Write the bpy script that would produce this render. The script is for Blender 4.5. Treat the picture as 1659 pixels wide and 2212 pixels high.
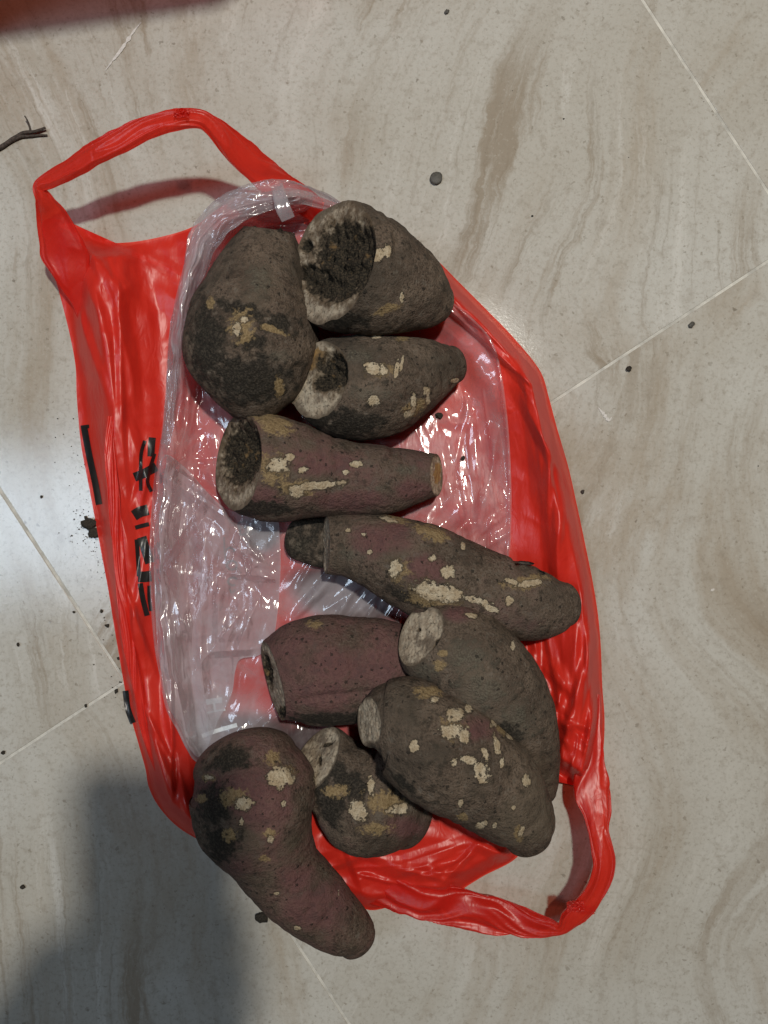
import bpy, bmesh, math, random
import numpy as np
from mathutils import Vector, Matrix

random.seed(7)
sc = bpy.context.scene
for o in list(bpy.data.objects):
    bpy.data.objects.remove(o)

# ------------------------------------------------------------------ camera
S = 0.0003444          # metres on the floor for one unit of the 1659 x 2212 tracing grid
CX, CY = 829.5, 1106.0
W_FLOOR = 1659 * S
HFOV = math.radians(53.0)
D = W_FLOOR / 2 / math.tan(HFOV / 2)     # camera height above the floor
cam_d = bpy.data.cameras.new('camera')
cam = bpy.data.objects.new('camera', cam_d)
sc.collection.objects.link(cam)
cam.location = (0, 0, D)
cam.rotation_euler = (0, 0, 0)
cam_d.sensor_fit = 'HORIZONTAL'
cam_d.angle = HFOV
cam_d.clip_start = 0.002
cam_d.clip_end = 50
sc.camera = cam

# ------------------------------------------------------------------ light
world = bpy.data.worlds.new('World')
sc.world = world
world.use_nodes = True
bg = world.node_tree.nodes['Background']
bg.inputs[0].default_value = (1.0, 0.84, 0.60, 1)
bg.inputs[1].default_value = 0.028

def lamp(name, kind, loc, energy, color, target=None, **kw):
    d = bpy.data.lights.new(name, kind)
    d.energy = energy
    d.color = color
    for k, v in kw.items():
        setattr(d, k, v)
    o = bpy.data.objects.new(name, d)
    o.location = loc
    sc.collection.objects.link(o)
    if target is not None:
        o.rotation_euler = (Vector(target) - Vector(loc)).to_track_quat('-Z', 'Y').to_euler()
    return o

# ceiling bulb up and to the right, cool strip of light on the left
lamp('ceiling_bulb', 'POINT', (0.216, 0.339, 1.5), 68, (1.0, 0.945, 0.845), shadow_soft_size=0.032)
lamp('window_light', 'AREA', (-1.36, -0.03, 2.5), 17, (0.66, 0.82, 1.0), target=(-0.1, 0, 0),
     shape='RECTANGLE', size=0.52, size_y=1.0)

sc.view_settings.view_transform = 'Standard'
sc.view_settings.look = 'None'
sc.view_settings.exposure = 0.0
sc.view_settings.gamma = 1.0
sc.view_settings.use_curve_mapping = False
sc.render.engine = 'CYCLES'
sc.cycles.use_denoising = True
sc.cycles.max_bounces = 10
sc.cycles.transparent_max_bounces = 24
sc.cycles.caustics_reflective = False
sc.cycles.caustics_refractive = False

# ------------------------------------------------------------------ helpers
rng = np.random.RandomState(11)
PERM = np.concatenate([rng.permutation(256)] * 3)
GRAD = rng.normal(size=(256, 3))
GRAD /= np.linalg.norm(GRAD, axis=1)[:, None]

def perlin(x, y, z=0.0):
    x, y, z = np.broadcast_arrays(np.asarray(x, float), np.asarray(y, float), np.asarray(z, float))
    xi, yi, zi = np.floor(x).astype(int), np.floor(y).astype(int), np.floor(z).astype(int)
    xf, yf, zf = x - xi, y - yi, z - zi
    f = lambda t: t * t * t * (t * (t * 6 - 15) + 10)
    u, v, w = f(xf), f(yf), f(zf)
    def g(a, b, c):
        h = PERM[PERM[PERM[(xi + a) & 255] + ((yi + b) & 255)] + ((zi + c) & 255)]
        G = GRAD[h]
        return G[..., 0] * (xf - a) + G[..., 1] * (yf - b) + G[..., 2] * (zf - c)
    l = lambda a, b, t: a + t * (b - a)
    return 1.5 * l(l(l(g(0,0,0), g(1,0,0), u), l(g(0,1,0), g(1,1,0), u), v),
                   l(l(g(0,0,1), g(1,0,1), u), l(g(0,1,1), g(1,1,1), u), v), w)

def ridged(x, y, z=0.0):
    return 1 - 2 * np.abs(perlin(x, y, z))

def sstep(a, b, x):
    t = np.clip((x - a) / (b - a), 0, 1)
    return t * t * (3 - 2 * t)

def P(px, py, z=0.0):
    """tracing grid -> place in the room, for a point z metres above the floor"""
    k = S * (D - np.asarray(z, float)) / D
    return np.stack(np.broadcast_arrays((np.asarray(px, float) - CX) * k, (CY - np.asarray(py, float)) * k, np.asarray(z, float)), -1)

def toPx(v):
    k = D / (S * (D - v[..., 2]))
    return v[..., 0] * k + CX, CY - v[..., 1] * k

def catmull(pts, n, closed=False):
    pts = np.asarray(pts, float)
    m = len(pts)
    if closed:
        ext = np.vstack([pts[-1], pts, pts[0], pts[1]])
        segs = m
    else:
        ext = np.vstack([2 * pts[0] - pts[1], pts, 2 * pts[-1] - pts[-2]])
        segs = m - 1
    # spread the samples by chord length
    ch = np.linalg.norm(ext[2:2 + segs, :2] - ext[1:1 + segs, :2], axis=1) + 1e-9
    cum = np.concatenate([[0], np.cumsum(ch)])
    q = np.linspace(0, cum[-1], n, endpoint=not closed)
    i = np.clip(np.searchsorted(cum, q, side='right') - 1, 0, segs - 1)
    t = ((q - cum[i]) / ch[i])[:, None]
    p0, p1, p2, p3 = ext[i], ext[i + 1], ext[i + 2], ext[i + 3]
    return 0.5 * (2 * p1 + (p2 - p0) * t + (2 * p0 - 5 * p1 + 4 * p2 - p3) * t ** 2 + (3 * p1 - p0 - 3 * p2 + p3) * t ** 3)

def polydist(px, py, poly):
    """distance to a polyline, arc length of the nearest point, side (+ left of travel on the page)"""
    poly = np.asarray(poly, float)
    shp = np.shape(px)
    x, y = np.ravel(px).astype(float), np.ravel(py).astype(float)
    best = np.full(x.shape, 1e18); arc = np.zeros(x.shape); side = np.zeros(x.shape)
    acc = 0.0
    for a, b in zip(poly[:-1], poly[1:]):
        d = b - a; L = math.hypot(*d)
        if L < 1e-9: continue
        t = np.clip(((x - a[0]) * d[0] + (y - a[1]) * d[1]) / L ** 2, 0, 1)
        qx, qy = x - (a[0] + t * d[0]), y - (a[1] + t * d[1])
        e = qx * qx + qy * qy
        m = e < best
        best[m] = e[m]; arc[m] = acc + t[m] * L
        side[m] = np.sign(d[0] * qy - d[1] * qx)[m]
        acc += L
    return np.sqrt(best).reshape(shp), arc.reshape(shp), side.reshape(shp)

def mk(name, verts, faces, mat, parent=None, origin=None, smooth=True, attrs=None):
    verts = np.asarray(verts, float)
    if origin is None:
        origin = (0, 0, 0)
    origin = np.asarray(origin, float)
    me = bpy.data.meshes.new(name)
    me.from_pydata((verts - origin).tolist(), [], faces if isinstance(faces, list) else faces.tolist())
    if smooth:
        me.polygons.foreach_set('use_smooth', [True] * len(me.polygons))
    if attrs:
        for k, a in attrs.items():
            at = me.attributes.new(k, 'FLOAT', 'POINT')
            at.data.foreach_set('value', np.asarray(a, np.float32))
    me.materials.append(mat)
    me.update()
    o = bpy.data.objects.new(name, me)
    sc.collection.objects.link(o)
    if parent is not None:
        o.parent = parent
        o.location = Vector(origin) - parent.location
    else:
        o.location = origin
    return o

def tag(o, label=None, cat=None, group=None, kind=None):
    for k, v in (('label', label), ('category', cat), ('group', group), ('kind', kind)):
        if v: o[k] = v
    return o

def grid_faces(nu, nv, wrap_u=False, wrap_v=False):
    U = nu if wrap_u else nu - 1
    V = nv if wrap_v else nv - 1
    i, j = np.meshgrid(np.arange(U), np.arange(V), indexing='ij')
    i2, j2 = (i + 1) % nu, (j + 1) % nv
    return np.stack([i * nv + j, i2 * nv + j, i2 * nv + j2, i * nv + j2], -1).reshape(-1, 4)

# ------------------------------------------------------------------ materials
class N:
    def __init__(self, name):
        self.m = bpy.data.materials.new(name)
        self.m.use_nodes = True
        self.t = self.m.node_tree
        self.t.nodes.clear()
        self.out = self.t.nodes.new('ShaderNodeOutputMaterial')
    def n(self, kind, props=None, **inp):
        nd = self.t.nodes.new('ShaderNode' + kind)
        for k, v in (props or {}).items():
            setattr(nd, k, v)
        for k, v in inp.items():
            s = nd.inputs[int(k[1:])] if k[0] == '_' and k[1:].isdigit() else nd.inputs[k.replace('_', ' ')]
            if hasattr(v, 'is_linked') or isinstance(v, bpy.types.NodeSocket):
                self.t.links.new(v, s)
            else:
                s.default_value = v
        return nd
    def math(self, op, a, b=0.0, clamp=False):
        return self.n('Math', {'operation': op, 'use_clamp': clamp}, _0=a, _1=b).outputs[0]
    def pos(self):
        return self.n('NewGeometry').outputs['Position']
    def noise(self, vec, scale, detail=3.0, rough=0.55, dist=0.0):
        return self.n('TexNoise', Vector=vec, Scale=scale, Detail=detail, Roughness=rough, Distortion=dist).outputs[0]
    def ramp(self, f, lo, hi, a=0.0, b=1.0):
        return self.n('MapRange', {'clamp': True, 'interpolation_type': 'SMOOTHSTEP'}, Value=f, From_Min=lo, From_Max=hi, To_Min=a, To_Max=b).outputs[0]
    def mix(self, f, a, b, blend='MIX'):
        nd = self.t.nodes.new('ShaderNodeMix'); nd.data_type = 'RGBA'; nd.blend_type = blend
        for s, v in ((nd.inputs[0], f), (nd.inputs[6], a), (nd.inputs[7], b)):
            if isinstance(v, bpy.types.NodeSocket): self.t.links.new(v, s)
            else: s.default_value = v if not isinstance(v, tuple) or len(v) == 4 else v + (1,)
        return nd.outputs[2]
    def attr(self, name):
        return self.n('Attribute', {'attribute_name': name}).outputs['Fac']
    def bump(self, h, strength, dist, normal=None):
        nd = self.n('Bump', Strength=strength, Distance=dist, Height=h)
        if normal is not None: self.t.links.new(normal, nd.inputs['Normal'])
        return nd.outputs[0]
    def mapping(self, vec, scale=(1,1,1), rot=(0,0,0), loc=(0,0,0)):
        return self.n('Mapping', Vector=vec, Scale=scale, Rotation=rot, Location=loc).outputs[0]
    def shade(self, s):
        self.t.links.new(s, self.out.inputs['Surface'])
        return self.m
    def bsdf(self, **kw):
        return self.n('BsdfPrincipled', **kw).outputs[0]
    def mixs(self, f, a, b):
        return self.n('MixShader', _0=f, _1=a, _2=b).outputs[0]

def c(r, g, b): return (r, g, b, 1)

def mat_tile():
    m = N('floor_tile_stone')
    p = m.pos()
    info = m.n('ObjectInfo')
    # every tile shows another piece of the veined stone, turned its own way (object colour: r = turn, g and b = shift)
    col = m.n('SeparateColor', Color=info.outputs['Color']).outputs
    sh = m.n('CombineXYZ', X=m.math('MULTIPLY', col[1], 9.0), Y=m.math('MULTIPLY', col[2], 9.0), Z=m.math('MULTIPLY', col[1], 3.0)).outputs[0]
    q0 = m.n('VectorRotate', {'rotation_type': 'Z_AXIS'}, Vector=p, Angle=m.math('SUBTRACT', m.math('MULTIPLY', col[0], 2.0), 1.0)).outputs[0]
    q = m.n('VectorMath', {'operation': 'ADD'}, _0=q0, _1=sh).outputs[0]
    def warped(scale, amt, detail):
        w = m.n('TexNoise', Vector=q, Scale=scale, Detail=detail, Roughness=0.6).outputs[1]
        w = m.n('VectorMath', {'operation': 'SUBTRACT'}, _0=w, _1=(0.5, 0.5, 0.5)).outputs[0]
        return m.n('VectorMath', {'operation': 'SCALE'}, _0=w, Scale=amt).outputs[0]
    qw = m.n('VectorMath', {'operation': 'ADD'}, _0=q, _1=warped(2.2, 0.42, 1.5)).outputs[0]
    qw = m.n('VectorMath', {'operation': 'ADD'}, _0=qw, _1=warped(70.0, 0.010, 4.0)).outputs[0]
    veins = m.noise(m.mapping(qw, scale=(6, 1.4, 1)), 1.0, 7.0, 0.70)
    fine = m.noise(m.mapping(qw, scale=(26, 2.6, 1)), 1.0, 7.0, 0.73)
    hair = m.noise(m.mapping(qw, scale=(120, 7, 1)), 1.0, 4.0, 0.7)
    cloud = m.noise(q, 4.5, 4.0, 0.6)
    band = m.ramp(m.noise(q, 3.2, 2.0), 0.42, 0.60, 0.12, 1.0)
    grain = m.noise(p, 330, 4.0, 0.75)
    mott = m.noise(p, 90, 4.0, 0.7)
    base = m.mix(m.ramp(cloud, 0.3, 0.7), c(0.455, 0.43, 0.38), c(0.53, 0.518, 0.48))
    base = m.mix(m.ramp(veins, 0.49, 0.66, 0, 0.8), base, c(0.35, 0.29, 0.22))
    base = m.mix(m.ramp(veins, 0.46, 0.32, 0, 0.55), base, c(0.55, 0.54, 0.505))
    base = m.mix(m.math('MULTIPLY', m.ramp(fine, 0.52, 0.65, 0, 0.78), band), base, c(0.275, 0.22, 0.16))
    base = m.mix(m.math('MULTIPLY', m.ramp(fine, 0.46, 0.35, 0, 0.75), band), base, c(0.60, 0.585, 0.545))
    base = m.mix(m.math('MULTIPLY', m.ramp(hair, 0.56, 0.70, 0, 0.38), band), base, c(0.22, 0.175, 0.125))
    base = m.mix(m.ramp(mott, 0.50, 0.70, 0, 0.35), base, c(0.29, 0.25, 0.20))
    base = m.mix(m.ramp(grain, 0.50, 0.68, 0, 0.42), base, c(0.26, 0.225, 0.175))
    base = m.mix(m.ramp(grain, 0.42, 0.30, 0, 0.35), base, c(0.58, 0.555, 0.50))
    # small dark pits, thicker in some places than in others
    dn = m.n('TexNoise', Vector=p, Scale=380.0, Detail=2.0).outputs[1]
    pd = m.n('VectorMath', {'operation': 'MULTIPLY_ADD'}, _0=dn, _1=(0.005, 0.005, 0.005), _2=p).outputs[0]
    v = m.n('TexVoronoi', Vector=pd, Scale=110.0, Randomness=1.0)
    rnd = m.n('SeparateColor', Color=v.outputs['Color']).outputs
    size = m.math('MULTIPLY', m.math('POWER', rnd[0], 5.0), 0.19)
    pitmask = m.ramp(m.math('SUBTRACT', v.outputs['Distance'], size), 0.03, -0.05)
    pitmask = m.math('MULTIPLY', pitmask, m.ramp(m.noise(p, 9, 2.0), 0.42, 0.66, 0.0, 0.6))
    base = m.mix(pitmask, base, c(0.13, 0.105, 0.075))
    v2 = m.n('TexVoronoi', Vector=pd, Scale=230.0, Randomness=1.0)
    rnd2 = m.n('SeparateColor', Color=v2.outputs['Color']).outputs
    pit2 = m.ramp(m.math('SUBTRACT', v2.outputs['Distance'], m.math('MULTIPLY', m.math('POWER', rnd2[0], 5.0), 0.3)), 0.04, -0.06, 0, 0.42)
    base = m.mix(pit2, base, c(0.17, 0.14, 0.10))
    h = m.math('ADD', m.math('MULTIPLY', fine, 0.4), m.math('MULTIPLY', grain, 0.5))
    h = m.math('SUBTRACT', h, m.math('MULTIPLY', pitmask, 0.5))
    nrm = m.bump(h, 0.16, 0.0005)
    dif = m.n('BsdfDiffuse', Color=base, Normal=nrm).outputs[0]
    gl = m.n('BsdfGlossy', {'distribution': 'BECKMANN'}, Color=c(1, 1, 1), Roughness=m.ramp(cloud, 0.3, 0.7, 0.155, 0.195), Normal=nrm).outputs[0]
    fr = m.n('Fresnel', IOR=1.5, Normal=nrm).outputs[0]
    return m.shade(m.mixs(fr, dif, gl))

def mat_simple(name, col, rough=0.8, nscale=300, var=0.35, bump=0.5, bdist=0.0006):
    m = N(name)
    p = m.pos()
    n = m.noise(p, nscale, 4.0, 0.65)
    dark = tuple(x * (1 - var) for x in col[:3]) + (1,)
    lite = tuple(min(1, x * (1 + var)) for x in col[:3]) + (1,)
    return m.shade(m.bsdf(Base_Color=m.mix(m.ramp(n, 0.3, 0.7), dark, lite), Roughness=rough, Normal=m.bump(n, bump, bdist)))

def mat_skin():
    m = N('sweet_potato_skin')
    p = m.pos()
    n1 = m.noise(p, 38, 4.0, 0.6)
    n2 = m.noise(p, 160, 4.0, 0.65)
    n3 = m.noise(p, 700, 3.0, 0.7)
    soil = m.mix(m.ramp(n1, 0.3, 0.7), c(0.082, 0.057, 0.041), c(0.150, 0.110, 0.080))
    soil = m.mix(m.ramp(n2, 0.48, 0.70, 0, 0.85), soil, c(0.034, 0.027, 0.019))
    soil = m.mix(m.ramp(n3, 0.50, 0.66, 0, 0.75), soil, c(0.030, 0.024, 0.017))
    soil = m.mix(m.ramp(n3, 0.44, 0.32, 0, 0.55), soil, c(0.175, 0.150, 0.118))
    soil = m.mix(m.ramp(n2, 0.45, 0.28, 0, 0.5), soil, c(0.165, 0.145, 0.118))
    n0 = m.noise(p, 16, 3.0, 0.6)
    soil = m.mix(m.ramp(n0, 0.52, 0.68, 0, 0.6), soil, m.mix(m.ramp(n3, 0.4, 0.65), c(0.030, 0.025, 0.018), c(0.070, 0.057, 0.042)))
    soil = m.mix(m.ramp(n0, 0.46, 0.34, 0, 0.45), soil, m.mix(m.ramp(n3, 0.4, 0.65), c(0.085, 0.066, 0.045), c(0.16, 0.13, 0.095)))
    # bare reddish skin where the soil is rubbed off
    pur = m.attr('purple')
    pm = m.ramp(m.math('ADD', pur, m.math('MULTIPLY', m.math('SUBTRACT', n1, 0.5), 1.6)), 0.05, 0.7, 0, 0.85)
    pm = m.math('MULTIPLY', pm, m.ramp(n2, 0.7, 0.42, 0.35, 1.0))
    red = m.mix(m.ramp(n2, 0.35, 0.65), c(0.100, 0.047, 0.046), c(0.178, 0.070, 0.072))
    col = m.mix(pm, soil, red)
    # grey-green dried mud
    gm = m.ramp(m.math('ADD', m.attr('green'), m.math('MULTIPLY', m.math('SUBTRACT', n2, 0.5), 1.7)), 0.25, 0.95, 0, 0.6)
    col = m.mix(gm, col, m.mix(m.ramp(n3, 0.4, 0.62), c(0.058, 0.051, 0.038), c(0.165, 0.150, 0.112)))
    # near-black mottled patches, mostly along the lower and left edges
    dm = m.ramp(m.math('ADD', m.attr('dark'), m.math('MULTIPLY', m.math('SUBTRACT', n2, 0.5), 2.0)), 0.05, 0.5, 0, 0.95)
    col = m.mix(dm, col, m.mix(m.ramp(n3, 0.42, 0.68), c(0.013, 0.011, 0.008), c(0.055, 0.045, 0.033)))
    # tan under-skin and pale flesh
    edge = m.math('ADD', m.math('MULTIPLY', m.math('SUBTRACT', n2, 0.5), 1.9), m.math('MULTIPLY', m.math('SUBTRACT', m.noise(p, 330, 4.0, 0.75), 0.5), 2.4))
    tan = m.ramp(m.math('ADD', m.attr('tan'), edge), -0.15, 0.30)
    col = m.mix(m.math('MULTIPLY', tan, 0.85), col, m.mix(m.ramp(n3, 0.35, 0.65), c(0.20, 0.135, 0.062), c(0.33, 0.24, 0.125)))
    peel = m.ramp(m.math('ADD', m.attr('peel'), edge), -0.24, 0.04)
    spark = m.ramp(m.math('ADD', m.noise(p, 75, 2.0), m.math('MULTIPLY', m.noise(p, 420, 2.0), 0.30)), 0.93, 0.96, 0, 0.6)
    peel = m.math('MAXIMUM', peel, spark)
    flesh = m.mix(m.ramp(n2, 0.35, 0.65), c(0.53, 0.45, 0.325), c(0.38, 0.295, 0.19))
    flesh = m.mix(m.ramp(n3, 0.48, 0.68, 0, 0.55), flesh, c(0.17, 0.12, 0.075))
    torn = m.ramp(m.math('ADD', m.attr('peel'), edge), -0.60, -0.20, 0, 0.6)  # shade of the torn skin edge, painted as a dark ring around peeled patches
    col = m.mix(torn, col, c(0.045, 0.032, 0.022))
    col = m.mix(peel, col, flesh)
    # dark crumbs
    dn = m.n('TexNoise', Vector=p, Scale=900.0, Detail=2.0).outputs[1]
    pd = m.n('VectorMath', {'operation': 'MULTIPLY_ADD'}, _0=dn, _1=(0.0028, 0.0028, 0.0028), _2=p).outputs[0]
    v = m.n('TexVoronoi', Vector=pd, Scale=300.0, Randomness=1.0)
    rv = m.n('SeparateColor', Color=v.outputs['Color']).outputs[0]
    cr = m.ramp(m.math('SUBTRACT', v.outputs['Distance'], m.math('MULTIPLY', m.math('POWER', rv, 4.0), 0.34)), 0.05, -0.06, 0, 0.8)
    col = m.mix(cr, col, c(0.022, 0.018, 0.013))
    h = m.math('ADD', m.math('MULTIPLY', n2, 1.0), m.math('MULTIPLY', n3, 0.55))
    h = m.math('ADD', h, m.math('MULTIPLY', cr, 0.45))
    h = m.math('SUBTRACT', h, m.math('MULTIPLY', peel, 0.55))
    nrm = m.bump(h, 1.0, 0.0024)
    return m.shade(m.bsdf(Base_Color=col, Roughness=0.82, Normal=nrm, Specular_IOR_Level=0.3))

def mat_cut():
    m = N('cut_flesh')
    p = m.pos()
    n2 = m.noise(p, 190, 4.0, 0.65)
    n3 = m.noise(p, 750, 3.0, 0.7)
    pale = m.mix(m.ramp(n2, 0.3, 0.7), c(0.46, 0.395, 0.30), c(0.30, 0.235, 0.17))
    pale = m.mix(m.ramp(m.noise(p, 520, 3.0, 0.7), 0.53, 0.66, 0, 0.8), pale, c(0.06, 0.045, 0.03))
    pale = m.mix(m.ramp(m.noise(p, 75, 4.0, 0.65), 0.46, 0.64, 0, 0.8), pale, c(0.12, 0.09, 0.065))
    rim = m.ramp(m.math('ADD', m.attr('rim'), m.math('MULTIPLY', m.math('SUBTRACT', m.noise(p, 120, 3.0), 0.5), 0.5)), 0.82, 1.0)
    pale = m.mix(m.math('MULTIPLY', rim, 0.85), pale, c(0.10, 0.075, 0.052))
    ed = m.math('MULTIPLY', m.math('SUBTRACT', n2, 0.5), 1.3)
    org = m.ramp(m.math('ADD', m.attr('tan'), ed), 0.15, 0.35)
    col = m.mix(org, pale, c(0.30, 0.185, 0.075))
    soft = m.ramp(m.math('ADD', m.attr('dark'), ed), -0.35, 0.1, 0, 0.75)
    col = m.mix(soft, col, c(0.10, 0.068, 0.040))
    rot = m.ramp(m.math('ADD', m.attr('dark'), ed), 0.0, 0.25)
    rc = m.mix(m.ramp(n3, 0.4, 0.68), c(0.011, 0.009, 0.006), c(0.062, 0.047, 0.03))
    rc = m.mix(m.ramp(m.noise(p, 110, 3.0), 0.60, 0.72, 0, 0.8), rc, c(0.17, 0.105, 0.045))
    col = m.mix(rot, col, rc)
    h = m.math('ADD', n2, m.math('MULTIPLY', n3, 0.6))
    nrm = m.bump(h, m.math('ADD', 0.35, m.math('MULTIPLY', rot, 0.6)), 0.0014)
    return m.shade(m.bsdf(Base_Color=col, Roughness=0.85, Normal=nrm, Specular_IOR_Level=0.25))

def mat_red(name='red_plastic_film', thru=0.24):
    m = N(name)
    p = m.pos()
    n = m.noise(p, 55, 3.0, 0.6)
    def crink(scale, sx, sy, dist):
        return m.math('ABSOLUTE', m.math('SUBTRACT', m.noise(m.mapping(p, scale=(sx, sy, 1)), scale, 1.5, 0.5, dist), 0.5))
    h = m.math('ADD', m.math('MULTIPLY', crink(60, 1.4, 0.45, 0.6), 1.6), m.math('MULTIPLY', crink(130, 1.3, 0.5, 1.0), 0.7))
    h = m.math('ADD', h, m.math('MULTIPLY', n, 0.5))
    nrm = m.bump(h, 0.42, 0.0013)
    col = m.mix(m.ramp(n, 0.3, 0.7), c(0.88, 0.042, 0.024), c(0.80, 0.030, 0.018))
    dif = m.n('BsdfDiffuse', Color=col, Normal=nrm).outputs[0]
    trl = m.n('BsdfTranslucent', Color=c(0.90, 0.06, 0.03), Normal=nrm).outputs[0]
    body = m.mixs(0.20, dif, trl)
    body = m.mixs(thru, body, m.n('BsdfTransparent', Color=c(0.98, 0.30, 0.22)).outputs[0])
    gl = m.n('BsdfGlossy', Color=c(1, 1, 1), Roughness=0.38, Normal=nrm).outputs[0]
    fr = m.n('Fresnel', IOR=1.45, Normal=nrm).outputs[0]
    return m.shade(m.mixs(m.math('MINIMUM', fr, 0.16), body, gl))

def mat_film():
    m = N('clear_plastic_film')
    p = m.pos()
    n = m.noise(p, 70, 4.0, 0.6, 0.5)
    nf = m.noise(m.mapping(p, scale=(1.5, 0.30, 1)), 180, 2.0, 0.5, 0.6)
    h = m.math('ADD', m.math('MULTIPLY', n, 0.7), m.math('MULTIPLY', nf, 0.5))
    ck = m.math('ABSOLUTE', m.math('SUBTRACT', m.noise(m.mapping(p, scale=(1.2, 0.7, 1)), 42, 1.0, 0.5, 0.9), 0.5))
    ck2 = m.math('ABSOLUTE', m.math('SUBTRACT', m.noise(m.mapping(p, scale=(1.3, 0.5, 1), rot=(0, 0, 0.5)), 75, 1.0, 0.5, 0.6), 0.5))
    h = m.math('ADD', m.math('MULTIPLY', h, 0.35), m.math('ADD', m.math('MULTIPLY', ck, 2.6), m.math('MULTIPLY', ck2, 1.4)))
    nrm = m.bump(h, 0.34, 0.0022)
    haze = m.math('ADD', m.attr('haze'), m.ramp(n, 0.35, 0.75, -0.05, 0.12))
    haze = m.math('MAXIMUM', haze, 0.02)
    dif = m.n('BsdfDiffuse', Color=c(0.74, 0.72, 0.77), Normal=nrm).outputs[0]
    trl = m.n('BsdfTranslucent', Color=c(0.74, 0.72, 0.77), Normal=nrm).outputs[0]
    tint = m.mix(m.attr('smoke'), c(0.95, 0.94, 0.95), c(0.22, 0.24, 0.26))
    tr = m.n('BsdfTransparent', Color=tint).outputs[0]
    body = m.mixs(haze, tr, m.mixs(0.4, dif, trl))
    gl = m.n('BsdfGlossy', Color=c(1, 1, 1), Roughness=0.13, Normal=nrm).outputs[0]
    fr = m.n('Fresnel', IOR=1.55, Normal=nrm).outputs[0]
    return m.shade(m.mixs(m.math('MINIMUM', m.math('MULTIPLY', fr, 1.3), 0.26), body, gl))

M = dict(tile=mat_tile(), skin=mat_skin(), cut=mat_cut(), red=mat_red(), film=mat_film(),
         grout=mat_simple('grout', c(0.53, 0.51, 0.46), 0.8, 60, 0.28, 0.2),
         soil=mat_simple('soil_crumb', c(0.03, 0.024, 0.017), 0.9, 900, 0.6, 0.8, 0.001),
         stone=mat_simple('grey_pebble', c(0.075, 0.07, 0.06), 0.6, 700, 0.3),
         twig=mat_simple('dry_twig', c(0.055, 0.04, 0.032), 0.8, 700, 0.5),
         ink=mat_simple('black_ink', c(0.012, 0.011, 0.011), 0.35, 300, 0.3, 0.1),
         white=mat_simple('white_print', c(0.6, 0.63, 0.66), 0.4, 300, 0.15, 0.1),
         scuff=mat_simple('pale_scuff', c(0.60, 0.57, 0.54), 0.7, 600, 0.15, 0.2),
         phone=mat_simple('dark_phone_shell', c(0.03, 0.03, 0.035), 0.3, 300, 0.1, 0.0),
         stool=mat_red('red_stool_plastic', 0.24), handle=mat_red('red_handle_film', 0.56))

# ------------------------------------------------------------------ floor of square tiles laid on the diagonal
def box_mesh(x0, x1, y0, y1, z0, z1, bev):
    bm = bmesh.new()
    bmesh.ops.create_cube(bm, size=1)
    for v in bm.verts:
        v.co = ((x0 + x1) / 2 + v.co.x * (x1 - x0), (y0 + y1) / 2 + v.co.y * (y1 - y0), (z0 + z1) / 2 + v.co.z * (z1 - z0))
    if bev:
        bmesh.ops.bevel(bm, geom=[e for e in bm.edges if e.verts[0].co.z > (z0+z1)/2 and e.verts[1].co.z > (z0+z1)/2], offset=bev, segments=2, affect='EDGES', profile=0.5)
    me = bpy.data.meshes.new('tile')
    bm.to_mesh(me); bm.free()
    return me

floor = mk('floor', [(-1.6, -1.6, -0.0008), (1.6, -1.6, -0.0008), (1.6, 1.6, -0.0008), (-1.6, 1.6, -0.0008)], [[0, 1, 2, 3]], M['grout'], smooth=False)
tag(floor, kind='structure')
TILE = 0.600
SHIFT = {(0, 0): (0.131, 0.816), (0, -1): (0.719, 0.735), (-1, -1): (0.732, 0.434), (1, 0): (0.215, 0.222), (-1, 0): (0.289, 0.692), (1, -1): (0.4, 0.1)}
crn = P(270, 1472)
ang = math.atan2(953, 1458)
tile_me = box_mesh(0.0010, TILE - 0.0010, 0.0010, TILE - 0.0010, -0.012, 0.0, 0.0005)
tile_me.materials.append(M['tile'])
for i in range(-2, 3):
    for j in range(-2, 3):
        o = bpy.data.objects.new('tile', tile_me)
        sc.collection.objects.link(o)
        o.parent = floor
        o.rotation_euler = (0, 0, ang)
        u = Vector((math.cos(ang), math.sin(ang))); v = Vector((-math.sin(ang), math.cos(ang)))
        q = Vector(crn[:2]) + u * (i * TILE) + v * (j * TILE)
        o.location = (q.x, q.y, random.uniform(-0.0002, 0.0) - 0.0)
        o.location.z = -0.00001 * (i * 5 + j) - 0.0003
        turn = {(0, 0): 0.47, (0, -1): 0.55, (-1, -1): 0.42, (1, 0): 0.66, (-1, 0): 0.38, (1, -1): 0.58}.get((i, j), 0.5)
        sg, sb = SHIFT.get((i, j), (random.random(), random.random()))
        o.color = (turn, sg, sb, 1)

# ------------------------------------------------------------------ the red carrier bag
RED_OUT = [(92,480),(108,560),(130,640),(150,720),(163,790),(166,860),(175,960),(190,1040),(205,1120),(220,1200),(235,1280),
 (246,1350),(258,1420),(270,1490),(283,1550),(300,1610),(314,1660),(322,1702),(345,1745),(385,1787),(440,1820),(510,1856),(600,1890),
 (690,1912),(745,1945),(800,1966),(855,1958),(905,1972),(960,1990),(985,1935),(1040,1895),(1112,1856),(1155,1800),(1180,1745),
 (1200,1668),(1230,1690),(1275,1700),(1300,1640),(1306,1560),(1301,1480),(1298,1400),(1292,1330),(1281,1260),(1265,1180),(1246,1090),(1228,1010),(1202,920),
 (1186,860),(1166,800),(1110,730),(1050,668),(990,608),(940,558),(890,518),(840,480),(790,458),(720,436),(660,415),(610,402),(540,412),
 (475,448),(420,488),(350,511),(270,524),(205,519),(150,480)]
L_CREST = [(150,470),(200,570),(225,700),(240,850),(258,1000),(268,1150),(284,1300),(306,1450),(338,1600),(370,1690),(420,1770),(520,1850)]
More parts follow.
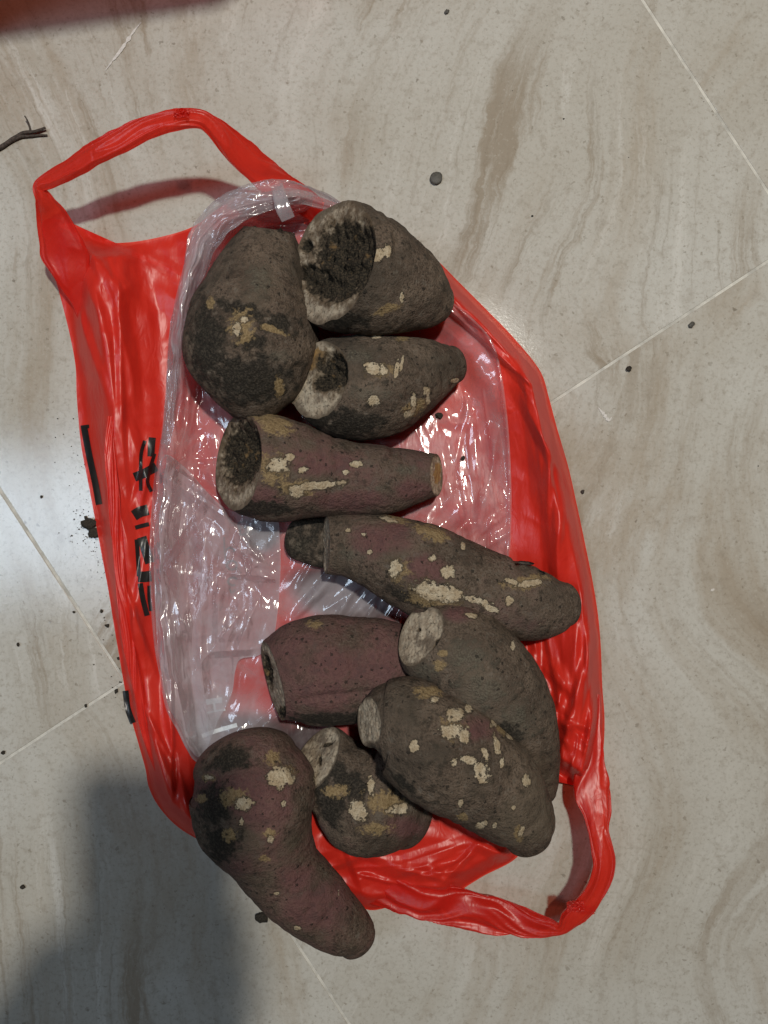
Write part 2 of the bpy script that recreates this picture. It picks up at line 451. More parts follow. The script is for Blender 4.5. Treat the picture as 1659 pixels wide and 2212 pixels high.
R_CREST = [(760,452),(850,500),(945,580),(1040,680),(1125,775),(1170,860),(1205,960),(1232,1080),(1252,1200),(1268,1320),(1274,1450),(1272,1560),(1262,1650)]
RED_OUT_S = catmull(RED_OUT, 700, True)

def make_creases(n, seed, pts, ang, L, w, h, spread=0.0):
    """sharp folds pressed into film: (x, y, angle, half length, width one side, other side, height)"""
    r = random.Random(seed)
    out = []
    for _ in range(n):
        k = r.randrange(len(pts) - 1); t = r.random()
        a, b = pts[k], pts[k + 1]
        x = a[0] + (b[0] - a[0]) * t + r.gauss(0, spread); y = a[1] + (b[1] - a[1]) * t + r.gauss(0, spread)
        base = math.atan2(b[1] - a[1], b[0] - a[0]) if ang[0] is None else math.radians(ang[0])
        out.append((x, y, base + math.radians(r.gauss(0, ang[1])), r.uniform(*L), r.uniform(*w), r.uniform(*w), r.uniform(*h)))
    return out

def creases(px, py, lst):
    z = np.zeros(np.shape(px))
    for x, y, a, L, w1, w2, h in lst:
        dx, dy = px - x, py - y
        u = np.abs(dx * math.cos(a) + dy * math.sin(a)) / L
        v = -dx * math.sin(a) + dy * math.cos(a)
        m = (u < 1) & (v < w1) & (v > -w2)
        if not m.any(): continue
        tent = np.where(v[m] > 0, 1 - v[m] / w1, 1 + v[m] / w2)
        z[m] += h * tent * (1 - sstep(0.2, 1, u[m]))
    return z

MM = 0.001
RED_CREASES = (make_creases(46, 3, L_CREST[:-2], (None, 9), (70, 260), (7, 34), (1.2 * MM, 4.5 * MM), 34)
  + make_creases(60, 4, R_CREST[1:], (None, 10), (80, 300), (7, 36), (1.5 * MM, 5.5 * MM), 36)
  + make_creases(26, 5, [(690, 1820), (880, 1900), (1010, 1880), (1110, 1840)], (8, 22), (40, 130), (6, 26), (1.0 * MM, 4.0 * MM), 24)
  + make_creases(20, 6, [(1120, 1420), (1200, 1480), (1230, 1620)], (70, 25), (50, 140), (6, 24), (1.0 * MM, 4.0 * MM), 26)
  + make_creases(14, 8, [(200, 570), (400, 540), (330, 700)], (75, 30), (50, 150), (10, 40), (0.8 * MM, 2.6 * MM), 40))

def z_red(px, py):
    px = np.asarray(px, float); py = np.asarray(py, float)
    de, _, _ = polydist(px, py, np.vstack([RED_OUT_S[::3], RED_OUT_S[:1]]))
    dl, sl, kl = polydist(px, py, L_CREST)
    dr, sr, kr = polydist(px, py, R_CREST)
    inner_l = kl < 0
    wl = np.where(inner_l, 75, 42)
    hl = 0.030 * sstep(0, 160, sl) * (0.75 + 0.25 * perlin(sl / 190, 3.3))
    left = hl * np.exp(-(dl / wl) ** 2)
    inner_r = kr > 0
    wr = np.where(inner_r, 95, 30)
    hr = 0.030 * sstep(0, 200, sr) * (0.8 + 0.2 * perlin(sr / 160, 8.3))
    right = hr * np.exp(-(dr / wr) ** 2)
    # long folds that follow the walls
    wob_l = dl * kl + 16 * perlin(sl / 130, 1.7) ; wob_r = dr * kr + 20 * perlin(sr / 150, 4.9)
    fold_l = 0.0045 * perlin(sl / 420, wob_l / 55, 2.1)
    fold_r = 0.0055 * perlin(sr / 420, wob_r / 55, 9.1)
    fl = np.exp(-(dl / 110) ** 2); fr = np.exp(-(dr / 130) ** 2)
    wx = px + 25 * perlin(px / 90, py / 90, 5); wy = py + 25 * perlin(px / 90, py / 90, 9)
    cr = 0.0026 * perlin(wx / 110, wy / 110, 1.5) + 0.0005 * (ridged(wx / 50, wy / 50, 7.5) - 0.35) + creases(px, py, RED_CREASES)
    low = sstep(1620, 1760, py)
    cr = cr + low * (0.010 + 0.007 * perlin(wx / 150, wy / 80, 3.5))
    z = 0.0035 + left + right + fold_l * fl + fold_r * fr + cr
    z = np.maximum(z, 0.0012)
    e = sstep(0, 34, de)
    return 0.0012 + (z - 0.0012) * (0.25 + 0.75 * e) + 0.0022 * (1 - e) * (0.5 + 0.5 * perlin(px / 30, py / 30, 2))

def radial(outline, seg, nu, nv, zf, power=0.8):
    O = catmull(outline, nu, True)
    a, b = np.array(seg[0], float), np.array(seg[1], float)
    d = b - a
    t = np.clip(((O - a) @ d) / (d @ d), 0, 1)
    t = np.convolve(np.concatenate([t[-40:], t, t[:40]]), np.ones(41) / 41, 'same')[40:-40]
    Cn = a + t[:, None] * d
    v = np.linspace(0, 1, nv) ** power
    G = O[:, None, :] * (1 - v)[None, :, None] + Cn[:, None, :] * v[None, :, None]
    z = zf(G[..., 0], G[..., 1])
    return G, z

G, Z = radial(RED_OUT, ((640, 700), (840, 1600)), 1300, 150, z_red, 1.25)
bag = tag(mk('carrier_bag', P(G[..., 0], G[..., 1], Z).reshape(-1, 3), grid_faces(1300, 150, wrap_u=True), M['red'], origin=P(700, 1200)),
          'crumpled red plastic carrier bag with two looped handles lying open under the sweet potatoes', 'plastic bag')

def strap(name, stations, n, parent, seed, origin, amp=1.0, nt=72, mat=None, attrs=None):
    """a gathered plastic handle: a flattened tube pleated along its length. station = (x, y, half width, z mm, half height mm)"""
    st = catmull(stations, n)
    ctr = P(st[:, 0], st[:, 1], st[:, 3] / 1000)
    hw = np.maximum(st[:, 2], 3) * S * (D - st[:, 3] / 1000) / D
    hh = np.maximum(st[:, 4], 1.0) / 1000 * 0.48
    T = np.gradient(ctr, axis=0); T /= np.linalg.norm(T, axis=1)[:, None]
    side = np.cross(T, (0, 0, 1.0)); side /= np.linalg.norm(side, axis=1)[:, None]
    up = np.cross(side, T)
    arc = np.concatenate([[0], np.cumsum(np.linalg.norm(np.diff(ctr, axis=0), axis=1))])
    ph = np.linspace(0, 2 * math.pi, nt, endpoint=False)
    A, PH = np.meshgrid(arc, ph, indexing='ij')
    tw = 1.1 * perlin(A / 0.05, seed * 3.1, 0.5)
    r1 = ridged(np.cos(PH + tw) * 1.25 + seed, np.sin(PH + tw) * 1.25, A / 0.06)
    r2 = ridged(np.cos(PH + tw) * 5.0, np.sin(PH + tw) * 5.0 + seed, A / 0.10)
    r3 = perlin(np.cos(PH) * 3, np.sin(PH) * 3 + 7, A / 0.02 + seed)
    k = 1 + amp * (0.18 * (r1 - 0.4) + 0.015 * (r2 - 0.4) + 0.05 * r3)
    edge = 1 + 0.10 * perlin(A / 0.011, np.sign(np.cos(PH)) * 5 + seed, 3.3)
    x = np.sign(np.cos(PH)) * np.abs(np.cos(PH)) ** 0.8 * hw[:, None] * edge * (0.55 + 0.45 * k)
    z = np.sin(PH) * hh[:, None] * k + amp * 0.6 * hh[:, None] * (r1 + 0.10 * r2 - 0.4)
    V = ctr[:, None, :] + side[:, None, :] * x[..., None] + up[:, None, :] * z[..., None]
    V[..., 2] = np.maximum(V[..., 2], 0.0009 + 0.0004 * (np.sin(PH) + 1))
    return mk(name, V.reshape(-1, 3), grid_faces(n, nt, wrap_v=True), mat or M['red'], parent, origin, attrs={k: np.full(n * nt, a) for k, a in (attrs or {}).items()})

top_handle = [(185,720,4,6,1),(172,660,16,14,2),(158,600,36,22,4),(140,545,50,28,5),(115,470,34,40,5),(97,432,20,50,6),(86,405,13,55,6),(112,388,17,58,6),(160,362,20,66,7),(215,328,23,74,8),
 (280,296,25,80,8),(340,271,22,84,8),(380,262,21,86,8),(425,258,19,85,8),(455,272,21,80,8),(495,308,28,70,8),(540,350,33,58,7),(590,392,34,42,6),(640,425,30,26,5),(690,460,26,12,4)]
low_handle = [(740,1890,46,3,1),(840,1915,44,10,6),(910,1937,44,15,9),(985,1958,40,17,9),(1065,1976,38,20,9),(1130,1990,32,25,8),(1185,2002,20,32,7),(1212,2004,12,36,7),(1232,1984,20,39,7),(1258,1960,22,42,7),
 (1282,1930,20,45,8),(1300,1890,23,46,8),(1304,1850,24,44,8),(1292,1800,22,40,8),(1286,1750,32,34,7),(1276,1700,40,28,6),(1278,1640,28,24,4),(1286,1570,12,20,2),(1292,1500,3,14,1)]
strap('handle', top_handle, 330, bag, 1.3, P(390, 260, 0.08), mat=M['handle'])
strap('handle', low_handle, 380, bag, 6.2, P(1300, 1850, 0.04), mat=M['handle'])
# torn frill where the handle was gathered
def frill(cx, cy, z, r, seed):
    n, m = 36, 24
    u, v = np.meshgrid(np.linspace(-1, 1, n), np.linspace(-1, 1, m), indexing='ij')
    x = cx + r * (u + 0.35 * perlin(v * 2.5, u * 2, seed)); y = cy + r * 0.62 * (v + 0.4 * perlin(u * 2.5, v * 2, seed + 5))
    zz = z + 0.004 * (ridged(u * 1.6, v * 1.2, seed) - 0.3) + 0.002 * perlin(u * 4, v * 4, seed)
    mk('torn_frill', P(x, y, zz).reshape(-1, 3), grid_faces(n, m), M['handle'], bag, P(cx, cy, z))
frill(1243, 1958, 0.046, 19, 1.0)
frill(1270, 1966, 0.042, 15, 4.0)
frill(392, 244, 0.092, 17, 7.0)
# narrow tuck of plastic standing along the left wall, outside the crest
fold_path = [(240,900,7,30,3),(236,960,10,31,4),(244,1040,12,32,5),(252,1140,12,32,5),(262,1250,12,31,5),(276,1370,12,30,5),(296,1480,11,28,5),(318,1590,9,24,4),(350,1690,6,18,3)]
strap('folded_edge', fold_path, 260, bag, 3.7, P(255, 1200, 0.03))

def ink(strokes, zf, mat, name, parent, lift=0.0005):
    for pts, hw in strokes:
        hw = hw * (1.3 if name == 'printed_stroke' else 1.0)
        st = catmull([(x, y) for x, y in pts], max(24, 12 * len(pts)))
        T = np.gradient(st, axis=0); T /= np.linalg.norm(T, axis=1)[:, None] + 1e-9
        Nn = np.stack([-T[:, 1], T[:, 0]], 1)
        w = np.linspace(-1, 1, 7)
        Gx = st[:, None, :] + Nn[:, None, :] * (w * hw)[None, :, None]
        zz = zf(Gx[..., 0], Gx[..., 1]) + lift
        V = P(Gx[..., 0], Gx[..., 1], zz)
        mk(name, V.reshape(-1, 3), grid_faces(len(st), 7), mat, parent, V.reshape(-1, 3).mean(0))

LETTERS = [([(182,925),(193,985),(206,1045),(214,1090)], 5.5), ([(183,918),(184,926)], 7),
 ([(313,952),(306,975),(304,1000),(304,1060)], 3), ([(329,945),(327,965),(326,986)], 6), ([(290,1031),(312,1022),(338,1008)], 7.5),
 ([(334,980),(322,1020),(319,1042),(327,1062)], 3), ([(289,1114),(302,1106),(320,1101)], 9), ([(292,1140),(306,1136),(322,1132)], 3.5),
 ([(295,1165),(298,1205),(300,1245)], 3.5), ([(306,1160),(314,1186),(324,1216)], 8), ([(298,1246),(312,1246),(327,1244)], 9), ([(303,1260),(309,1295),(318,1330)], 4.5),
 ([(322,1265),(322,1290),(326,1320)], 3), ([(271,1492),(276,1530),(287,1562)], 5)]
ink(LETTERS, z_red, M['ink'], 'printed_stroke', bag)
def circ(cx, cy, r, a0=0, a1=360):
    return [(cx + r * math.cos(math.radians(a)), cy + r * 0.85 * math.sin(math.radians(a))) for a in np.linspace(a0, a1, 9)]
SMALL = [(circ(501, 1221, 11), 2.2), (circ(503, 1256, 10, 60, 330), 2.2), (circ(497, 1190, 8, 180, 380), 2.0), ([(484, 1160), (485, 1185), (487, 1210)], 1.6),
 ([(514, 1130), (517, 1142), (520, 1156)], 2.4), ([(514, 1130), (524, 1127), (534, 1124)], 2.0), ([(520, 1156), (530, 1153), (538, 1150)], 2.0), ([(534,1124),(533,1132)],2.0),
 ([(508, 1275), (500, 1280), (496, 1272)], 2.0)]
ink(SMALL, z_red, M['ink'], 'small_print', bag)

# ------------------------------------------------------------------ the clear inner bag
FILM_OUT = [(600,402),(560,406),(515,422),(462,450),(424,492),(408,530),(396,575),(380,640),(366,715),(360,780),(358,830),(352,905),(345,960),(333,1030),(326,1120),
 (322,1200),(325,1300),(334,1400),(345,1460),(358,1530),(384,1580),(404,1620),(428,1648),(500,1665),(600,1670),(700,1668),(800,1660),(900,1620),(1000,1500),(1075,1330),(1100,1200),
 (1105,1100),(1103,1000),(1096,900),(1082,800),(1062,735),(1015,682),(962,640),(900,590),(830,500),(745,440),(690,420),(640,408)]
F_CREST = [(640,425),(560,432),(480,462),(436,515),(410,590),(392,670),(382,760),(377,850),(370,930),(356,1020),(348,1120),(344,1220),(348,1330),(358,1430),(376,1520),(410,1600)]
FILM_OUT_S = catmull(FILM_OUT, 500, True)

FILM_CREASES = (make_creases(46, 21, [(1000, 700), (1060, 900), (1060, 1180)], (86, 11), (90, 260), (7, 26), (0.8 * MM, 3.0 * MM), 40)
  + make_creases(16, 22, [(960, 1150), (1010, 1120), (1050, 1160)], (130, 12), (60, 150), (7, 22), (0.8 * MM, 2.4 * MM), 36)
  + make_creases(24, 23, [(640, 1260), (760, 1290), (840, 1330)], (125, 12), (60, 160), (6, 18), (0.8 * MM, 2.4 * MM), 26)
  + make_creases(16, 24, [(470, 1560), (560, 1520), (640, 1600)], (100, 30), (60, 150), (8, 26), (0.8 * MM, 2.8 * MM), 34)
  + make_creases(12, 25, [(440, 900), (420, 1000), (500, 1120)], (70, 35), (70, 180), (10, 34), (0.8 * MM, 3.0 * MM), 34))
FLAP_CREASES = (make_creases(14, 31, [(400, 1050), (420, 1250), (430, 1500)], (85, 16), (100, 260), (16, 50), (1.5 * MM, 4.5 * MM), 36)
  + make_creases(10, 32, [(480, 1150), (540, 1250), (500, 1400)], (112, 32), (70, 170), (14, 42), (1.5 * MM, 4.0 * MM), 30)
  + make_creases(6, 33, [(560, 1150), (560, 1280)], (60, 25), (50, 120), (10, 26), (1.0 * MM, 3.0 * MM), 20))

def crumple(px, py, k=1.0, seed=0.0):
    wx = px + 30 * perlin(px / 120, py / 120, 11 + seed); wy = py + 30 * perlin(px / 120, py / 120, 17 + seed)
    a = perlin(wx / 80, wy / 160, 2.2 + seed)
    e = ridged((wx - 0.2 * wy) / 24, wy / 150, 6.6 + seed) - 0.35
    return k * (0.0034 * a + 0.0002 * e)

def z_film(px, py):
    px = np.asarray(px, float); py = np.asarray(py, float)
    d, s, k = polydist(px, py, F_CREST)
    inner = k < 0
    tot = 1300.0
    h = 0.052 * (1 - sstep(330, 620, s)) + 0.020 * sstep(200, 620, s) * (1 - sstep(1150, 1350, s))
    w = np.where(inner, 34, 30)
    ridge = h * np.exp(-(d / w) ** 2)
    fl = np.exp(-(d / 60) ** 2)
    wob = d * k + 9 * perlin(s / 60, 2.9)
    pleat = 0.0045 * (ridged(s / 150, wob / 16, 1.1) - 0.3) + 0.0020 * (ridged(s / 60, wob / 8, 3.1) - 0.3)
    z = 0.0050 + crumple(px, py) + creases(px, py, FILM_CREASES) + ridge + pleat * fl * (1 - 0.75 * sstep(450, 750, s))
    de, _, _ = polydist(px, py, np.vstack([FILM_OUT_S[::2], FILM_OUT_S[:1]]))
    hem = 0.0025 * np.exp(-((de - 4) / 5) ** 2)
    return np.maximum(z, z_red(px, py) + 0.0010) + hem

def blob(px, py, lst):
    f = np.full(np.shape(px), -1.0)
    for q in lst:
        x, y, rx, ry = q[:4]
        a = math.radians(q[4]) if len(q) > 4 else 0.0
        dx, dy = px - x, py - y
        u = dx * math.cos(a) + dy * math.sin(a); v = -dx * math.sin(a) + dy * math.cos(a)
        f = np.maximum(f, 1 - np.sqrt((u / rx) ** 2 + (v / ry) ** 2))
    return f

G, Z = radial(FILM_OUT, ((660, 700), (680, 1480)), 1300, 170, z_film, 1.15)
gx, gy = G[..., 0], G[..., 1]
d, s, k = polydist(gx, gy, F_CREST)
haze = 0.22 + 0.22 * np.exp(-(d / 45) ** 2) * (1 - sstep(300, 620, s)) + 0.10 * np.exp(-(d / 60) ** 2)
haze += 0.30 * sstep(-0.1, 0.5, blob(gx, gy, [(480, 1560, 130, 80), (720, 1290, 140, 60)])) + 0.06 * sstep(980, 1060, gx)
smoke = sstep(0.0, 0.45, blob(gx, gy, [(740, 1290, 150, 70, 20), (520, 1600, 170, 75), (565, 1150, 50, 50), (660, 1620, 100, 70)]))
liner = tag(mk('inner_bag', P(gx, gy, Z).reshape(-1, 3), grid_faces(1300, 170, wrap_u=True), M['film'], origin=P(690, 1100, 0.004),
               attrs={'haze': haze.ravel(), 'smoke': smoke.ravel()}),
            'clear crinkled plastic bag lining the red bag beneath the sweet potatoes', 'plastic bag')

FLAP = [(352,985),(400,1010),(445,1060),(490,1100),(545,1110),(596,1120),(604,1160),(606,1230),(600,1320),(588,1385),(560,1415),(520,1424),(508,1450),(500,1500),(470,1560),(440,1630),
 (415,1625),(388,1570),(362,1520),(346,1440),(338,1360),(334,1280),(333,1180),(340,1080)]
def z_flap(px, py):
    return z_film(px, py) + 0.004 + 0.004 * (0.5 + 0.5 * perlin(np.asarray(px) / 60, np.asarray(py) / 80, 31)) + crumple(px, py, 1.0, 40.0) * 0.9 + 1.15 * creases(np.asarray(px, float), np.asarray(py, float), FLAP_CREASES)
G, Z = radial(FLAP, ((440, 1130), (430, 1450)), 700, 90, z_flap, 1.1)
gx, gy = G[..., 0], G[..., 1]
hz = 0.42 + 0.12 * sstep(1250, 1420, gy)
mk('folded_flap', P(gx, gy, Z).reshape(-1, 3), grid_faces(700, 90, wrap_u=True), M['film'], liner, P(460, 1280, 0.01),
   attrs={'haze': hz.ravel(), 'smoke': np.zeros(gx.size)})
rim_path = [(735,452,10,30,4),(690,432,18,42,7),(640,420,22,52,9),(590,424,28,58,8),(530,438,34,58,8),(478,470,34,56,8),(442,522,30,52,8),(418,587,25,46,7),(396,655,17,40,8),(382,735,14,34,7),(374,820,11,28,6),(366,900,9,24,5),(356,960,7,20,3)]
strap('gathered_rim', rim_path, 420, liner, 12.4, P(480, 470, 0.05), 2.0, 64, M['film'], {'haze': 0.22, 'smoke': 0.0})
strap('folded_hem', [(598,400,13,66,2),(604,425,15,70,2),(612,450,16,70,2),(622,474,15,66,2)], 60, liner, 2.2, P(608, 440, 0.068), 0.8, 40, M['film'], {'haze': 0.30, 'smoke': 0.0})
# pale print on the liner beside the bottom left potato (the printed square code is left out)
ink([([(445, 1517), (462, 1514), (480, 1512)], 6), ([(462, 1520), (464, 1535)], 3.0), ([(447, 1540), (470, 1535), (487, 1533)], 2.2), ([(436, 1590), (470, 1578), (512, 1566)], 4.5)],
    lambda x, y: z_film(x, y), M['white'], 'pale_print', liner, 0.0012)

# ------------------------------------------------------------------ sweet potatoes
BASE = 0.004
def potato(label, st, seed, cuts=(), lift=0.0, flat=0.92, tilt=(0, 0), lump=1.0, peel=(), tan=(), dark=(), purple=(), green=(), base_purple=-1.0, base_dark=-1.0, grooves=(), ns=170, nt=150):
    st = np.asarray(st, float)
    # the real radius follows from the traced half width and the height at which the widest part lies
    hwm = st[:, 2] * S
    rmax = hwm.max() * 0.92
    z = BASE + lift + (0.55 * rmax + 0.45 * np.minimum(hwm * 0.92, rmax)) * flat + np.linspace(tilt[0], tilt[1], len(st)) / 1000
    ctr = P(st[:, 0], st[:, 1], z)
    r = hwm * (D - z) / D
    sp = catmull(np.column_stack([ctr, r]), ns)
    ctr, r = sp[:, :3], np.maximum(sp[:, 3], 0.002)
    T = np.gradient(ctr, axis=0); T /= np.linalg.norm(T, axis=1)[:, None]
    # rounded ends
    K = 16
    th = np.linspace(0, math.pi / 2, K + 1)[1:]
    def cap(c0, t0, r0):
        return np.array([c0 + t0 * r0 * 0.62 * math.sin(a) for a in th]), np.array([max(r0 * math.cos(a), r0 * 0.004) for a in th])
    a_c, a_r = cap(ctr[0], -T[0], r[0]); b_c, b_r = cap(ctr[-1], T[-1], r[-1])
    C3 = np.vstack([a_c[::-1], ctr, b_c]); R = np.concatenate([a_r[::-1], r, b_r])
    TT = np.vstack([np.repeat(T[:1], K, 0), T, np.repeat(T[-1:], K, 0)])
    side = np.cross(TT, (0, 0, 1.0)); side /= np.linalg.norm(side, axis=1)[:, None]
    up = np.cross(side, TT)
    ph = np.linspace(0, 2 * math.pi, nt, endpoint=False)
    dirs = side[:, None, :] * np.cos(ph)[None, :, None] + up[:, None, :] * (np.sin(ph) * flat)[None, :, None]
    V = C3[:, None, :] + dirs * R[:, None, None]
    q = V * 1.0
    s1 = 1 / 0.045; s2 = 1 / 0.014; s3 = 1 / 0.0045
    n = 0.050 * perlin(q[..., 0] * s1 + seed, q[..., 1] * s1, q[..., 2] * s1) + 0.020 * perlin(q[..., 0] * s2, q[..., 1] * s2 + seed, q[..., 2] * s2)
    n = n + 0.011 * perlin(q[..., 0] * s3, q[..., 1] * s3, q[..., 2] * s3 + seed)
    # faint rings around the root
    arc = np.concatenate([[0], np.cumsum(np.linalg.norm(np.diff(C3, axis=0), axis=1))])
    rings = perlin(arc[:, None] / 0.006 + seed, np.cos(ph)[None, :] * 1.2, np.sin(ph)[None, :] * 1.2)
    n = n - 0.016 * np.maximum(rings - 0.15, 0) * 2
    V = C3[:, None, :] + dirs * (R[:, None] * (1 + lump * n))[..., None]
    # eyes: shallow dents pinched across the root
    er = random.Random(int(seed * 100))
    for _ in range(16):
        ci = er.randrange(int(0.12 * len(C3)), int(0.88 * len(C3))); pa = er.uniform(0.1, math.pi - 0.1)
        da = (arc - arc[ci])[:, None] / er.uniform(0.0018, 0.0032)
        dp = ((ph - pa)[None, :] * R[ci]) / er.uniform(0.005, 0.010)
        V = V - dirs * (er.uniform(0.0006, 0.0017) * np.exp(-da ** 2 - dp ** 2))[..., None]
    for line, gw, gd in grooves:
        gx, gy = toPx(V)
        dd, _, _ = polydist(gx, gy, line)
        V = V - dirs * (gd * np.exp(-(dd / gw) ** 2) * (np.sin(ph)[None, :] > 0))[..., None]
    V[..., 2] = np.maximum(V[..., 2], 0.0022)
    nr = len(R)
    bm = bmesh.new()
    vs = [bm.verts.new(p) for p in V.reshape(-1, 3)]
    for f in grid_faces(nr, nt, wrap_v=True):
        bm.faces.new([vs[i] for i in f])
    bm.faces.new([vs[j] for j in range(nt)][::-1]); bm.faces.new([vs[(nr - 1) * nt + j] for j in range(nt)])
    loops = []
    for cu in cuts:
        cz = cu.get('z')
        co = Vector(P(cu['c'][0], cu['c'][1], cz / 1000)); no = Vector(cu['n']).normalized()
        res = bmesh.ops.bisect_plane(bm, geom=bm.verts[:] + bm.edges[:] + bm.faces[:], plane_co=co, plane_no=no, clear_outer=True)
        es = [e for e in res['geom_cut'] if isinstance(e, bmesh.types.BMEdge)]
        adj = {}
        for e in es:
            a, b = e.verts
            adj.setdefault(a, []).append(b); adj.setdefault(b, []).append(a)
        if not adj:
            loops.append(None); continue
        start = next(iter(adj)); loop = [start]; prev = None; cur = start
        while True:
            nx = [w for w in adj[cur] if w is not prev and w is not cur]
            nx = [w for w in nx if w is start or w not in loop[-3:]]
            if not nx: break
            prev, cur = cur, nx[0]
            if cur is start or len(loop) > 5000: break
            loop.append(cur)
        loops.append(np.array([v.co[:] for v in loop]))
    bmesh.ops.recalc_face_normals(bm, faces=bm.faces[:])
    bm.verts.index_update()
    verts = np.array([v.co[:] for v in bm.verts])
    nz = np.array([v.normal.z for v in bm.verts])
    faces = [[v.index for v in f.verts] for f in bm.faces]
    bm.free()
    px, py = toPx(verts)
    topside = sstep(-0.35, 0.0, nz)
    def fld(lst, base=-1.0):
        f = blob(px, py, lst) if lst else np.full(px.shape, -1.0)
        f = np.where(topside > 0.5, f, -1.0)
        return np.maximum(f, base)
    origin = np.array([*ctr.mean(0)[:2], verts[:, 2].min()])
    body = mk('sweet_potato', verts, faces, M['skin'], origin=origin,
              attrs={'peel': fld(peel), 'tan': fld(tan), 'dark': fld(dark, base_dark), 'purple': fld(purple, base_purple), 'green': fld(green)})
    tag(body, label, 'sweet potato', 'sweet potatoes piled on the bag')
    for cu, lp in zip(cuts, loops):
        if lp is None: continue
        no = np.array(Vector(cu['n']).normalized())
        d = np.linalg.norm(np.diff(np.vstack([lp, lp[:1]]), axis=0), axis=1)
        cum = np.concatenate([[0], np.cumsum(d)])
        q = np.linspace(0, cum[-1], 140, endpoint=False)
        ext = np.vstack([lp, lp[:1]])
        lp2 = np.stack([np.interp(q, cum, ext[:, i]) for i in range(3)], 1)
        cen = lp2.mean(0)
        f = np.linspace(1, 0.01, 46)
        DV = cen + (lp2 - cen)[None] * f[:, None, None]
        # the skin stands a hair proud of the cut
        gx, gy = toPx(DV)
        rot = blob(gx, gy, cu.get('rot', [])) if cu.get('rot') else np.full(gx.shape, -1.0)
        tn = blob(gx, gy, cu.get('tan', [])) if cu.get('tan') else np.full(gx.shape, -1.0)
        inner = sstep(0.0, 0.12, 1 - f)[:, None]
        q3 = DV
        nn = perlin(q3[..., 0] * 160 + seed, q3[..., 1] * 160, q3[..., 2] * 160)
        nf = perlin(q3[..., 0] * 480 + seed, q3[..., 1] * 480, q3[..., 2] * 480)
        depth = inner * (0.0005 + 0.0008 * nn + 0.0004 * nf) + inner * sstep(-0.05, 0.5, rot) * (cu.get('depth', 0.006) + 0.0035 * nn + 0.0016 * nf)
        DV = DV - no * depth[..., None]
        mk('cut_end', DV.reshape(-1, 3), grid_faces(46, 140, wrap_v=True), M['cut'], body, cen,
           attrs={'dark': rot.ravel(), 'tan': tn.ravel(), 'rim': np.repeat(f, 140)})
    return body

potato('thick sweet potato with a large black rotted cut end, topmost in the pile',
       [(668,556,118),(738,575,138),(820,605,122),(890,630,93),(930,648,64),(948,655,42)], 1.0, lift=0.016, tilt=(10, 0),
       cuts=[dict(c=(703,548), z=67, n=(-0.69,0.10,0.68), rot=[(752,556,84,92,14),(720,606,58,52),(664,588,34,20),(686,612,34,30),(660,532,15,15)], tan=[(758,588,14,10)], depth=0.0045)],
       peel=[(812,552,20,11,-15),(836,543,8,13),(868,640,4,12),(798,505,5,14,30),(758,598,9,22,25)], dark=[(750,690,60,25),(792,545,26,30)], tan=[(835,668,34,10,-20),(745,450,30,12)], ns=150)

potato('broad dark soil-caked sweet potato at the upper left with a torn brown scar',
       [(585,500,54),(575,552,84),(558,625,114),(547,695,140),(541,765,143),(539,822,120),(536,858,86),(534,876,50)], 2.0, flat=0.86,
       cuts=[dict(c=(587,496), z=45, n=(0.12,0.93,0.28), rot=[(590,492,60,30)], depth=0.001)],
       tan=[(522,705,27,34),(455,655,9,14),(590,712,30,7,20),(604,835,10,24)], peel=[(512,712,8,16),(528,690,12,6)],
       dark=[(540,820,130,75),(450,745,52,130),(520,668,100,22,15),(545,738,40,25),(600,700,60,30)], green=[(600,770,50,30),(560,600,60,60)])

potato('tapering sweet potato with a half black, half pale cut end below the topmost one',
       [(655,812,66),(700,824,97),(760,838,113),(820,832,112),(880,815,92),(940,797,64),(980,787,40)], 3.0, lift=0.004, tilt=(6, 0),
       cuts=[dict(c=(677,815), z=54, n=(-0.66,0.08,0.70), rot=[(718,800,40,44),(700,822,26,24),(655,770,12,14)], tan=[(668,778,50,28,-20)], depth=0.005)],
       peel=[(806,795,17,13),(828,800,9,9),(857,797,4,18,10),(868,785,3,14,10),(808,865,14,10,15),(893,866,6,16),(884,893,12,6,-30),(921,845,6,9),(925,862,4,10),(983,822,8,5),(735,815,5,32,-5),(812,728,10,4)],
       tan=[(895,880,26,18,-30),(818,800,30,14),(870,730,14,6)], dark=[(760,915,90,45,-10),(690,900,50,40)], green=[(800,850,90,30),(770,770,60,30)])

potato('long sweet potato with hollow black cut at left and clean orange cut at right',
       [(497,985,92),(555,1005,114),(620,1016,110),(690,1026,92),(760,1035,78),(830,1036,75),(890,1030,61),(950,1025,44)], 4.0, lift=0.003,
       cuts=[dict(c=(516,980), z=46, n=(-0.78,0.10,0.60), rot=[(520,978,47,80,8)], depth=0.006),
             dict(c=(946,1024), z=30, n=(0.92,0.02,0.36), tan=[(946,1022,10,30)])],
       peel=[(600,1005,22,15),(626,988,9,7),(655,1014,10,6,-20),(770,1001,11,7),(690,1048,44,8,-6),(640,1062,14,12),(745,1020,7,5)],
       tan=[(598,920,38,20,15),(575,900,30,14),(640,1055,40,18),(590,1010,36,30)], green=[(880,1014,44,20),(818,1054,22,12),(731,1054,20,12),(790,1000,40,20)],
       dark=[(560,1100,90,25),(900,968,30,8)], purple=[(560,1080,80,50),(700,1000,120,50),(760,1080,160,35),(890,1060,70,40)], base_purple=0.26)

